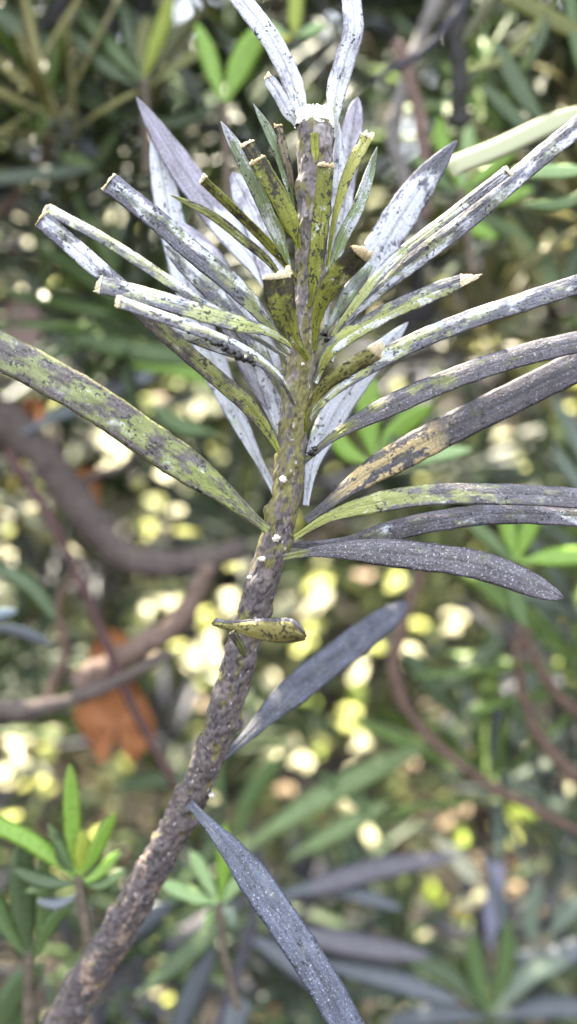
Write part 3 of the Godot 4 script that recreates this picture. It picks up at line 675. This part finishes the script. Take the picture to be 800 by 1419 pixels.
	sprig("pale bluish-green rosette between the stem and the hanging leaf", 0.36, [303, 1255], [
		[[[302, 1252], [265, 1238], [222, 1222]], 28, "pale_green", "point", 35.0], [[[302, 1250], [285, 1215], [264, 1178]], 22, "pale_green"], [[[306, 1248], [311, 1200], [312, 1140]], 22, "vivid"], [[[310, 1252], [325, 1230], [348, 1208]], 20, "pale_green"], [[[302, 1258], [318, 1265], [325, 1285]], 18, "grey_green"], [[[298, 1258], [290, 1275], [286, 1290]], 14, "pale_green"]],
		[[330, 1400], [312, 1330], [303, 1255]], 6.0)
	sprig("wide pale green blades slanting up behind the hanging leaf", 0.52, [330, 1170], [
		[[[325, 1185], [420, 1120], [510, 1070], [600, 1030]], 36, "leaf_pale_soft"], [[[400, 1190], [470, 1150], [540, 1110]], 28, "leaf_pale_soft"], [[[330, 1180], [345, 1110], [400, 1040]], 28, "leaf_mid"], [[[540, 1180], [510, 1120], [440, 1070]], 22, "leaf_mid"], [[[300, 1130], [255, 1080], [160, 1090]], 28, "leaf_dark"], [[[310, 1120], [300, 1060], [320, 990]], 26, "leaf_mid"]])
	sprig("dark purple mouldy leaves spreading low behind the hanging leaf", 0.47, [350, 1250], [
		[[[360, 1255], [450, 1225], [540, 1200], [640, 1185]], 34, "mauve_dark"], [[[370, 1280], [470, 1305], [600, 1325]], 36, "mauve_dark"], [[[330, 1290], [400, 1330], [480, 1395]], 34, "slate_dark"], [[[380, 1240], [460, 1230], [560, 1260]], 26, "slate_dark"], [[[420, 1330], [520, 1350], [640, 1390]], 34, "slate_dark"]], [[300, 1440], [335, 1330], [360, 1240]], 9.0, "twig_dark")
	sprig("slate leaves crossing at the bottom edge", 0.41, [290, 1440], [
		[[[330, 1460], [326, 1420], [338, 1385]], 34, "slate", "round"], [[[235, 1460], [262, 1390], [300, 1300]], 30, "slate_dark"], [[[190, 1380], [250, 1330], [320, 1270]], 32, "leaf_dark"], [[[60, 1450], [85, 1410], [105, 1380]], 34, "slate", "round"], [[[110, 1380], [150, 1310], [240, 1250]], 44, "slate_dark"], [[[0, 1440], [20, 1380], [60, 1330]], 40, "leaf_dark"]])
	sprig("grey-lavender leaves standing among bright specks", 0.540, [690, 1300], [
		[[[680, 1310], [684, 1260], [690, 1195]], 26, "lavender", "even"], [[[700, 1310], [690, 1230], [670, 1180]], 22, "slate"], [[[745, 1320], [735, 1270], [750, 1220]], 26, "grey_green"], [[[760, 1300], [790, 1260], [830, 1240]], 30, "grey_green"], [[[700, 1320], [760, 1330], [830, 1300]], 34, "slate"]], [[720, 1430], [705, 1370], [690, 1300]], 7.0, "twig_dark")
	sprig("dark blue-green tuft filling the bottom corner", 0.52, [680, 1400], [
		[[[680, 1405], [620, 1350], [560, 1330]], 34, "leaf_dark"], [[[680, 1405], [660, 1340], [655, 1290]], 30, "leaf_mid"], [[[685, 1405], [730, 1350], [790, 1330]], 34, "grey_green"], [[[685, 1410], [760, 1395], [840, 1400]], 34, "slate_dark"], [[[675, 1410], [610, 1405], [530, 1420]], 32, "slate_dark"], [[[682, 1400], [700, 1340], [705, 1270]], 26, "leaf_mid"], [[[690, 1420], [740, 1440], [800, 1430]], 34, "leaf_dark"]])
	sprig("thin grey blade beside a green one in the right-hand gap", 0.5, [770, 1060], [
		[[[770, 1065], [735, 1000], [690, 960]], 26, "leaf_mid"], [[[640, 1000], [600, 950], [560, 900]], 30, "leaf_dark"], [[[700, 1090], [690, 1020], [710, 950]], 24, "slate_dark"], [[[600, 960], [650, 930], [700, 880]], 32, "leaf_dark"]])
	var cream := thing("dead_blade", "short bright cream blade in the sun low down", "dead leaf", at(655, 1215, 0.55))
	soft_leaf([[600, 1158], [630, 1186], [664, 1222]], 0.55, 26, M.cream, cream, "round", 10.0, "blade")
	# twigs and branches
	twig("thick_branch", "thick grey-brown branch bending from the frame's edge to the stem", "branch", 0.47, [[-40, 555], [30, 600], [80, 660], [120, 715], [168, 768], [240, 782], [340, 760]], 30, 15, "bark")
	twig("red_stem", "thin dark red stem crossing the brown branches", "stem", 0.44, [[5, 620], [70, 720], [130, 850], [185, 980], [245, 1095]], 8, 6, "red")
	twig("forked_branch", "pale brown branch ending in a blunt stub beside the stem", "branch", 0.45, [[110, 950], [180, 905], [245, 862], [275, 815], [290, 782]], 20, 11, "pink_bark")
	twig("dark_branch", "dark brown branch lying under the pale brown stub", "branch", 0.43, [[-40, 990], [50, 982], [120, 962], [190, 930], [240, 905]], 15, 6, "bark")
	twig("bare_twig", "pinkish bare twig with a broken end standing by the straw-coloured leaf", "twig", 0.42, [[592, 300], [588, 200], [572, 120], [550, 58]], 9, 10, "pink_bark")
	twig("bare_twig", "bleached grey twig bending beside the pinkish one", "twig", 0.44, [[590, 330], [562, 250], [546, 180], [570, 90], [612, -20]], 10, 11, "grey_bark")
	twig("bare_twig", "black straight twig hanging down from the top edge", "twig", 0.42, [[630, -30], [634, 60], [638, 175]], 13, 12, "black_bark")
	twig("bare_twig", "brown twig curving down from under the lowest outstretched leaf", "twig", 0.46, [[588, 780], [560, 860], [545, 930], [575, 1000], [650, 1070], [730, 1115], [830, 1165]], 9, 6, "brown_bark")
	twig("bare_twig", "brown twig curving out to the frame's edge, upper of two", "twig", 0.46, [[715, 840], [735, 900], [770, 960], [830, 1010]], 7, 9, "brown_bark")
	twig("bare_twig", "brown twig curving down steeply, lower of two", "twig", 0.46, [[716, 880], [724, 960], [750, 1025], [800, 1080]], 7, 9, "brown_bark")
	twig("bare_twig", "thin dark twig slanting through the top corner gap", "twig", 0.40, [[660, -20], [600, 60], [520, 110]], 7, 5, "twig_dark")
	twig("bare_twig", "short brown twig forking off the thick branch towards the mossy leaf", "twig", 0.48, [[95, 690], [130, 660], [165, 650], [200, 620]], 8, 4, "bark")
	twig("bare_twig", "brown twig rising from the dark branch beside the orange leaf", "twig", 0.45, [[60, 985], [90, 900], [80, 840], [110, 780]], 8, 5, "brown_bark")
	twig("bare_twig", "slim brown twig slanting behind the upper left rosette", "twig", 0.5, [[0, 300], [60, 220], [90, 120], [150, 20], [160, -20]], 8, 6, "brown_bark")
	# dead leaves
	dry_leaf("large rust-orange dead leaf with two lobes caught under the dark branch", 0.5, [[100, 988], [118, 962], [140, 944], [165, 928], [188, 948], [203, 972], [216, 1000], [214, 1024], [196, 1046], [180, 1058], [168, 1040], [160, 1026], [153, 1046], [142, 1062], [126, 1034], [112, 1012]], "rust")
	dry_leaf("three-cornered rust-brown dead leaf behind the thick branch", 0.50, [[80, 650], [135, 648], [140, 710], [110, 720]], "rust")
	dry_leaf("small orange-brown dead leaf under the mossy leaf", 0.48, [[28, 560], [45, 548], [66, 560], [62, 585], [34, 582]], "rust")
	dry_leaf("dim orange dead leaf scrap at the foot of the pale brown branch", 0.50, [[120, 905], [150, 870], [180, 880], [165, 930], [130, 935]], "rust")
	dry_leaf("dull pinkish dead leaf beside the patched leaf tips", 0.55, [[5, 420], [45, 410], [62, 450], [40, 500], [8, 480]], "dusky")

# ---------------------------------------------------------------- hedge and ground
func cloud_of(called: String, mesh: Mesh, m: Material, xf: Array, cols: Array, label := "", category := "") -> void:
	var mm := MultiMesh.new()
	mm.transform_format = MultiMesh.TRANSFORM_3D
	mm.use_colors = true
	mm.mesh = mesh
	mm.instance_count = xf.size()
	for i in xf.size():
		mm.set_instance_transform(i, xf[i])
		mm.set_instance_color(i, cols[i])
	var o := MultiMeshInstance3D.new()
	o.name = numbered(called)
	o.multimesh = mm
	o.material_override = m
	add_child(o, true)
	tag(o, label, category, "", "stuff")

func blade_mesh(length: float, width: float, bend: float, rows := 6, tip := "point") -> ArrayMesh:
	var fr := []
	for i in rows + 1:
		var t := i / float(rows)
		fr.append([Vector3(0, length * t, -bend * t * t * length), Vector3.RIGHT, Vector3(0, 2.0 * bend * t, 1).normalized()])
	return leaf_mesh(fr, width, tip, Vector3.ZERO, 0.0004, 0.03, 2, 0.0, 0.0, 0.06)

func rosettes(n: int, lo: Vector3, hi: Vector3, leaves: int, xf: Array, cols: Array, palette: Array, scale_ := 1.0) -> void:
	for i in n:
		var c := Vector3(rng.randf_range(lo.x, hi.x), rng.randf_range(lo.y, hi.y), rng.randf_range(lo.z, hi.z))
		var axis := Vector3(rng.randf_range(-0.8, 0.8), rng.randf_range(0.2, 1.0), rng.randf_range(-0.5, 0.8)).normalized()
		var tint: Color = palette[rng.randi() % palette.size()]
		for k in leaves:
			var ang := k * 2.4 + rng.randf() * 0.4
			var lift := rng.randf_range(0.15, 1.2)
			var a := axis.cross(Vector3(0.3, 0.1, 0.9)).normalized()
			var d := (a.rotated(axis, ang) * cos(lift) + axis * sin(lift)).normalized()
			var side := d.cross(axis).normalized()
			var nrm := side.cross(d)
			var s := scale_ * rng.randf_range(0.7, 1.2)
			xf.append(Transform3D(Basis(side * s, d * s, nrm * s), c + axis * (k * 0.0022)))
			cols.append(tint * rng.randf_range(0.75, 1.3))

# spots of sunlight on small leaves beyond the hedge: photo x, y, size, tone (0 cream, 1 yellow, 2 green, 3 tan)
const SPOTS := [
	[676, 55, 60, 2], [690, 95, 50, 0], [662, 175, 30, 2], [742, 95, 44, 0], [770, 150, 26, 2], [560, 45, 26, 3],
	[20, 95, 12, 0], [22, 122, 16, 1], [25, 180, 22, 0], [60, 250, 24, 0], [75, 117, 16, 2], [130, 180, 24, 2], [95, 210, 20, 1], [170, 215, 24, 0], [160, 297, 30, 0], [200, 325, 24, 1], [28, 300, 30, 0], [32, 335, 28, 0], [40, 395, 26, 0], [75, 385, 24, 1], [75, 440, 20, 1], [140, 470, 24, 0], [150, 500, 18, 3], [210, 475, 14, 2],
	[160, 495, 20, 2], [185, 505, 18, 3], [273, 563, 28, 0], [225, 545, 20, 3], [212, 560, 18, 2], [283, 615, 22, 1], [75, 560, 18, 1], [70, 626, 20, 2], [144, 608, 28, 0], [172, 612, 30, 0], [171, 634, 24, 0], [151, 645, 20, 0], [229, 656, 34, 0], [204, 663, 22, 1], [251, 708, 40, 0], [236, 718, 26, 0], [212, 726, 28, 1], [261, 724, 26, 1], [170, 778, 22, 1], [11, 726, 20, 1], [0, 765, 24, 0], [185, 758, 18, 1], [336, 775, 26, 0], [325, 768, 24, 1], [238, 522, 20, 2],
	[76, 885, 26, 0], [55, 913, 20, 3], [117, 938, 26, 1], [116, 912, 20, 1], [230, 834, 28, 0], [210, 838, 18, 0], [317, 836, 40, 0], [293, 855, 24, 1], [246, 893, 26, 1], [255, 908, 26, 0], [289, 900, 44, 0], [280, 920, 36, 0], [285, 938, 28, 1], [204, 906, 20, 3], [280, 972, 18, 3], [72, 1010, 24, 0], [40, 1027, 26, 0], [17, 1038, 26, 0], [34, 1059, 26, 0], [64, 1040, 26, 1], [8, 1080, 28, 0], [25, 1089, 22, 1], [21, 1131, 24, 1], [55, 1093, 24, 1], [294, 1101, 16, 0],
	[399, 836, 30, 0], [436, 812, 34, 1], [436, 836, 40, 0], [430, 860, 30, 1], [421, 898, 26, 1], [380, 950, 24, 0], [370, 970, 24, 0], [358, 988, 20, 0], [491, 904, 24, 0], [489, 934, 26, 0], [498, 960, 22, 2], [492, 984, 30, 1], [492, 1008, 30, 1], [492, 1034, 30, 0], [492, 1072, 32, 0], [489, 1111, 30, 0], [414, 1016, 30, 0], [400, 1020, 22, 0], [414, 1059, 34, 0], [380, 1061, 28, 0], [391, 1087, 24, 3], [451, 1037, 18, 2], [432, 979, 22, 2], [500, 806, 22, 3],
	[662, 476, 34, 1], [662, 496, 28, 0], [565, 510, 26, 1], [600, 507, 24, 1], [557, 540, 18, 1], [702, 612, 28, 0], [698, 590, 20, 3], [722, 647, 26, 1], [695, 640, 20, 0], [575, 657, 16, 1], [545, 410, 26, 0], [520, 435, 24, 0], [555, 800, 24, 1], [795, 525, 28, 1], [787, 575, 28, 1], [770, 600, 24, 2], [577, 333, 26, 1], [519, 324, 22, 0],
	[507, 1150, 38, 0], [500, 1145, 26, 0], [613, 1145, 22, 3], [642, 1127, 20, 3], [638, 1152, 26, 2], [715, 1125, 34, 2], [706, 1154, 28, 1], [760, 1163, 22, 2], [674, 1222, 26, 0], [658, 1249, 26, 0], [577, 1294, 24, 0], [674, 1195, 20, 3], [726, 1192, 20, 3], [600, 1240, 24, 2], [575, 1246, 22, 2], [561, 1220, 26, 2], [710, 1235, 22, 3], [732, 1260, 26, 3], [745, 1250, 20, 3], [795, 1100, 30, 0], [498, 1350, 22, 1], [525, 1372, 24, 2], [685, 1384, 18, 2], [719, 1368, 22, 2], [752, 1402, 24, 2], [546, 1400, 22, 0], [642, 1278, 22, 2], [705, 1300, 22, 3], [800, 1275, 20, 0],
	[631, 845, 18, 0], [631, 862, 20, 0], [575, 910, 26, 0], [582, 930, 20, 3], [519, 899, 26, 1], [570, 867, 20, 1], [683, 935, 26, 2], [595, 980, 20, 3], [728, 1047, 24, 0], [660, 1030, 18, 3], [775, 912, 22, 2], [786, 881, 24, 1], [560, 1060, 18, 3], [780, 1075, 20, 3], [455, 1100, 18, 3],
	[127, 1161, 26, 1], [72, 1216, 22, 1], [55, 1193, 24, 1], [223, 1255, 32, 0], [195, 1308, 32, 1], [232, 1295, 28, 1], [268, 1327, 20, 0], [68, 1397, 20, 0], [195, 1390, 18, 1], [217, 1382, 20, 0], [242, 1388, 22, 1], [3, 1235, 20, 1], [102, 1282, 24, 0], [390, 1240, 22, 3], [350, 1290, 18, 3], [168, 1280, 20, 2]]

func build_hedge() -> void:
	var lm := mat(Color(1, 1, 1), 0.45, 0.15)
	lm.vertex_color_use_as_albedo = true
	var blade := blade_mesh(0.072, 0.0085, 0.12)
	# shaded foliage: sparse where one looks through it, dense overhead
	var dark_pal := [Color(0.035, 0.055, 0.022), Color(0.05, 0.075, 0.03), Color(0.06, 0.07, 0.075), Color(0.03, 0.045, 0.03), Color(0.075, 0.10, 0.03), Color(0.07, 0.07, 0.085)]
	var xf := []
	var cols := []
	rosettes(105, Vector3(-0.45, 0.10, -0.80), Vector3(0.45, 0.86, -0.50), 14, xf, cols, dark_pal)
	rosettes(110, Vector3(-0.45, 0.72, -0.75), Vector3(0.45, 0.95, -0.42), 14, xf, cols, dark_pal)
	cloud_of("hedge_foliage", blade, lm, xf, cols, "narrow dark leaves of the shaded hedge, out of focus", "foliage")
	xf = []; cols = []
	var green_pal := [Color(0.11, 0.18, 0.035), Color(0.15, 0.19, 0.04), Color(0.07, 0.12, 0.03), Color(0.15, 0.14, 0.045), Color(0.12, 0.155, 0.12), Color(0.045, 0.07, 0.03)]
	var blue_pal := [Color(0.055, 0.065, 0.08), Color(0.05, 0.08, 0.035), Color(0.10, 0.12, 0.115), Color(0.045, 0.045, 0.06), Color(0.07, 0.11, 0.04), Color(0.09, 0.12, 0.05)]
	rosettes(30, Vector3(-0.20, 0.66, -0.72), Vector3(0.0, 0.86, -0.44), 14, xf, cols, green_pal, 0.85)
	rosettes(30, Vector3(0.02, 0.64, -0.72), Vector3(0.22, 0.86, -0.44), 14, xf, cols, green_pal, 0.85)
	rosettes(9, Vector3(0.09, 0.42, -0.60), Vector3(0.20, 0.60, -0.44), 13, xf, cols, green_pal)
	rosettes(5, Vector3(-0.22, 0.40, -0.66), Vector3(-0.10, 0.60, -0.50), 13, xf, cols, green_pal)
	rosettes(20, Vector3(0.0, 0.22, -0.74), Vector3(0.22, 0.42, -0.52), 13, xf, cols, blue_pal)
	rosettes(9, Vector3(-0.20, 0.22, -0.74), Vector3(-0.02, 0.38, -0.52), 13, xf, cols, blue_pal)
	cloud_of("hedge_foliage", blade, lm, xf, cols, "narrow green leaves of the hedge just behind the cut shoot", "foliage")
	xf = []; cols = []
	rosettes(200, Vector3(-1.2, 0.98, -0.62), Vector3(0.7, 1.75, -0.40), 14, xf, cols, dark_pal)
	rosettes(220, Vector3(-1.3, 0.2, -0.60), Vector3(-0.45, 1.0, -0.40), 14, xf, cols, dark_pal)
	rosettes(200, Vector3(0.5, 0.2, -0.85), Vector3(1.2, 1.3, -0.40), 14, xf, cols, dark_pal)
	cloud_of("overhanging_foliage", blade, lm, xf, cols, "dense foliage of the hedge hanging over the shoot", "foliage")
	# sunlit small leaves behind it
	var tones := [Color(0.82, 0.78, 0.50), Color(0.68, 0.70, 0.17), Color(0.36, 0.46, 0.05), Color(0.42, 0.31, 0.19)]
	xf = []; cols = []
	var round_leaf := blade_mesh(1.0, 0.9, 0.08, 6, "round")
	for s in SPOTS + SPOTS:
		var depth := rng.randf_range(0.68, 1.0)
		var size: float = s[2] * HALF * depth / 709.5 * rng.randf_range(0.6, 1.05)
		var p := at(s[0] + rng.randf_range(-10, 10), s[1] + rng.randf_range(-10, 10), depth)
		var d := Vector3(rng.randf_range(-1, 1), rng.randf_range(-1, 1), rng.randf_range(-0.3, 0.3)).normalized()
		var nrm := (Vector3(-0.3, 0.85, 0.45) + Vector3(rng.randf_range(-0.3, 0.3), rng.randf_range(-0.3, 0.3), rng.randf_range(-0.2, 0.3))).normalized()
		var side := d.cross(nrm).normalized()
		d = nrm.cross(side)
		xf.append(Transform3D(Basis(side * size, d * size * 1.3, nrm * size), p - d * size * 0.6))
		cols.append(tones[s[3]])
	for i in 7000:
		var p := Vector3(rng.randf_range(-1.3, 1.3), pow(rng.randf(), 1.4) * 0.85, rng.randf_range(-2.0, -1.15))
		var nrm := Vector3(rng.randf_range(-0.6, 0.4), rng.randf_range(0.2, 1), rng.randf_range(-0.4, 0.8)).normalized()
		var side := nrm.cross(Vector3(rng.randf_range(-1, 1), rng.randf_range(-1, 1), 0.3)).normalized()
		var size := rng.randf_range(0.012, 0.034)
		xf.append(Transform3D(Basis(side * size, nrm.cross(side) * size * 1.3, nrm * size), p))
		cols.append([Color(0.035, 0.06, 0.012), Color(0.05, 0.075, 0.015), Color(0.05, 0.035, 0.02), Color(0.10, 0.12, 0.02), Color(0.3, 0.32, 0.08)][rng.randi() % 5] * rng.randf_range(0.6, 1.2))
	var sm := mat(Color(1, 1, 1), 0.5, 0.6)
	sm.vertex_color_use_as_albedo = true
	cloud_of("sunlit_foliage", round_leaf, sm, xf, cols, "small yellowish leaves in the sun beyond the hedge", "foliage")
	# dark shrubs beyond
	xf = []; cols = []
	for i in 9000:
		var p := Vector3(rng.randf_range(-2.6, 2.6), rng.randf_range(0.0, 1.45), rng.randf_range(-3.0, -2.1))
		var nrm := Vector3(rng.randf_range(-1, 1), rng.randf_range(-0.3, 1), rng.randf_range(-0.3, 1)).normalized()
		var side := nrm.cross(Vector3(rng.randf_range(-1, 1), rng.randf_range(-1, 1), 0.3)).normalized()
		var size := rng.randf_range(0.05, 0.10)
		xf.append(Transform3D(Basis(side * size, nrm.cross(side) * size * 1.4, nrm * size), p))
		cols.append([Color(0.03, 0.05, 0.016), Color(0.045, 0.06, 0.02), Color(0.06, 0.045, 0.027), Color(0.032, 0.042, 0.03)][rng.randi() % 4])
	var om := mat(Color(1, 1, 1), 0.7, 0.0, 0.2)
	om.vertex_color_use_as_albedo = true
	cloud_of("distant_shrubbery", round_leaf, om, xf, cols, "dark shrubs farther back", "foliage")
	# litter on the ground
	xf = []; cols = []
	for i in 2500:
		var p := Vector3(rng.randf_range(-1.8, 1.8), rng.randf_range(0.003, 0.02), rng.randf_range(-2.6, -0.5))
		var nrm := Vector3(rng.randf_range(-0.5, 0.5), 1, rng.randf_range(-0.5, 0.5)).normalized()
		var side := nrm.cross(Vector3(rng.randf_range(-1, 1), 0, rng.randf_range(-1, 1))).normalized()
		var size := rng.randf_range(0.012, 0.035)
		xf.append(Transform3D(Basis(side * size, nrm.cross(side) * size * 1.5, nrm * size), p))
		cols.append([Color(0.08, 0.05, 0.03), Color(0.11, 0.08, 0.045), Color(0.05, 0.03, 0.02), Color(0.2, 0.17, 0.1), Color(0.03, 0.04, 0.012)][rng.randi() % 5])
	cloud_of("leaf_litter", round_leaf, om, xf, cols, "dead leaves strewn over the soil", "leaf litter")

func build_ground() -> void:
	var pm := PlaneMesh.new()
	pm.size = Vector2(80, 80)
	var g := MeshInstance3D.new()
	g.name = "ground"
	g.mesh = pm
	var nt := NoiseTexture2D.new()
	var fn := FastNoiseLite.new()
	fn.seed = 4
	fn.frequency = 0.02
	nt.noise = fn
	nt.seamless = true
	nt.width = 512
	nt.height = 512
	var ramp := Gradient.new()
	ramp.set_color(0, Color(0.018, 0.014, 0.010).linear_to_srgb())
	ramp.set_color(1, Color(0.05, 0.038, 0.026).linear_to_srgb())
	nt.color_ramp = ramp
	var m := StandardMaterial3D.new()
	m.albedo_texture = nt
	m.uv1_triplanar = true
	m.uv1_world_triplanar = true
	m.uv1_scale = Vector3(1.5, 1.5, 1.5)
	m.roughness = 0.95
	g.material_override = m
	add_child(g)
	g.set_meta("kind", "structure")

# ----------------------------------------------------------------
func _ready() -> void:
	var cam := Camera3D.new()
	cam.name = "camera"
	cam.position = EYE
	cam.basis = cam_basis
	cam.near = 0.01
	cam.far = 120.0
	var lens := CameraAttributesPhysical.new()
	lens.frustum_focal_length = 24.0 / (2.0 * HALF)
	lens.frustum_near = 0.01
	lens.frustum_far = 120.0
	lens.frustum_focus_distance = FOCUS - 0.004
	lens.exposure_aperture = 4.3
	cam.attributes = lens
	add_child(cam)
	cam.current = true
	var env := Environment.new()
	env.background_mode = Environment.BG_SKY
	var sky := Sky.new()
	var sm := ProceduralSkyMaterial.new()
	sm.sky_top_color = Color(0.92, 0.945, 0.985)
	sm.sky_energy_multiplier = 1.03
	sm.sky_horizon_color = Color(0.57, 0.59, 0.62)
	sm.sky_curve = 0.35
	sm.ground_bottom_color = Color(0.22, 0.2, 0.17)
	sm.ground_horizon_color = Color(0.5, 0.5, 0.48)
	sky.sky_material = sm
	env.sky = sky
	env.tonemap_mode = Environment.TONE_MAPPER_LINEAR
	env.tonemap_exposure = 5.4
	env.sdfgi_enabled = true
	env.ssao_enabled = true
	env.ssil_enabled = true
	var we := WorldEnvironment.new()
	we.name = "world_environment"
	we.environment = env
	add_child(we)
	var sun := DirectionalLight3D.new()
	sun.name = "sun"
	sun.light_energy = 1.6
	sun.light_color = Color(1.0, 0.95, 0.86)
	sun.light_angular_distance = 0.5
	sun.shadow_enabled = true
	add_child(sun)
	sun.look_at_from_position(Vector3(-0.42, 0.78, -0.48) * 10.0, Vector3.ZERO)

	rng.seed = 20240611
	noise.seed = 11
	noise.noise_type = FastNoiseLite.TYPE_SIMPLEX_SMOOTH
	noise.frequency = 0.03
	noise.fractal_octaves = 3
	fine.seed = 23
	fine.noise_type = FastNoiseLite.TYPE_SIMPLEX
	fine.frequency = 0.03
	fine.fractal_octaves = 2
	bump_tex = make_bump()
	mottle_tex = make_mottle()
	M = {
		"cut_white": mottled(Color(0.62, 0.60, 0.53), 0.9, 0.0, Vector3.ONE, true), "cut_brown": mottled(Color(0.40, 0.31, 0.18), 0.9, 0.0, Vector3.ONE, true), "cut_cream": mottled(Color(0.58, 0.50, 0.33), 0.9, 0.0, Vector3.ONE, true), "lump_white": mat(Color(0.62, 0.58, 0.52), 0.8), "lump_grey": mat(Color(0.24, 0.22, 0.23), 0.6), "crust": mat(Color(0.012, 0.011, 0.013), 0.35),
		"vivid": mottled(Color(0.17, 0.30, 0.035), 0.5, 0.35), "pale_green": mottled(Color(0.26, 0.38, 0.16), 0.45, 0.35), "yellow_green": mottled(Color(0.27, 0.33, 0.04), 0.5, 0.4), "yellow_leaf": mottled(Color(0.42, 0.40, 0.03), 0.5, 0.4),
		"leaf_mid": mottled(Color(0.075, 0.125, 0.035), 0.5, 0.2), "leaf_dark": mottled(Color(0.045, 0.075, 0.025), 0.5, 0.1), "leaf_pale_soft": mottled(Color(0.17, 0.24, 0.09), 0.5, 0.3), "olive": mottled(Color(0.125, 0.135, 0.03), 0.5, 0.2), "olive_dark": mottled(Color(0.07, 0.075, 0.025), 0.5, 0.15),
		"slate": mottled(Color(0.095, 0.11, 0.125), 0.5), "slate_dark": mottled(Color(0.060, 0.070, 0.082), 0.5), "pale_slate": mottled(Color(0.26, 0.33, 0.40), 0.5), "grey_green": mottled(Color(0.14, 0.18, 0.13), 0.5, 0.15), "mauve_dark": mottled(Color(0.075, 0.068, 0.085), 0.5), "lavender": mottled(Color(0.24, 0.24, 0.33), 0.5),
		"straw": mat(Color(0.31, 0.32, 0.20), 0.7, 0.2), "cream": mottled(Color(0.75, 0.68, 0.48), 0.7, 0.3), "pale_broad": mottled(Color(0.42, 0.50, 0.24), 0.6, 0.3), "rust": mottled(Color(0.27, 0.105, 0.035), 0.7, 0.3), "dusky": mottled(Color(0.28, 0.2, 0.18), 0.8, 0.2),
		"twig": mottled(Color(0.09, 0.07, 0.05), 0.8, 0.0, Vector3.ONE, true), "twig_dark": mottled(Color(0.045, 0.042, 0.055), 0.8, 0.0, Vector3.ONE, true), "bark": mottled(Color(0.085, 0.066, 0.060), 0.9, 0.0, Vector3.ONE, true), "red": mottled(Color(0.055, 0.022, 0.020), 0.6, 0.0, Vector3.ONE, true), "pink_bark": mottled(Color(0.15, 0.10, 0.08), 0.85, 0.0, Vector3.ONE, true), "grey_bark": mottled(Color(0.19, 0.175, 0.165), 0.85, 0.0, Vector3.ONE, true), "black_bark": mottled(Color(0.02, 0.018, 0.016), 0.7, 0.0, Vector3.ONE, true), "brown_bark": mottled(Color(0.10, 0.062, 0.045), 0.85, 0.0, Vector3.ONE, true),
	}
	for k in ["cut_white", "cut_cream", "cut_brown"]: M[k].uv1_scale = Vector3(260, 260, 260)
	build_ground()
	build_hedge()
	build_behind()
	build_shoot()
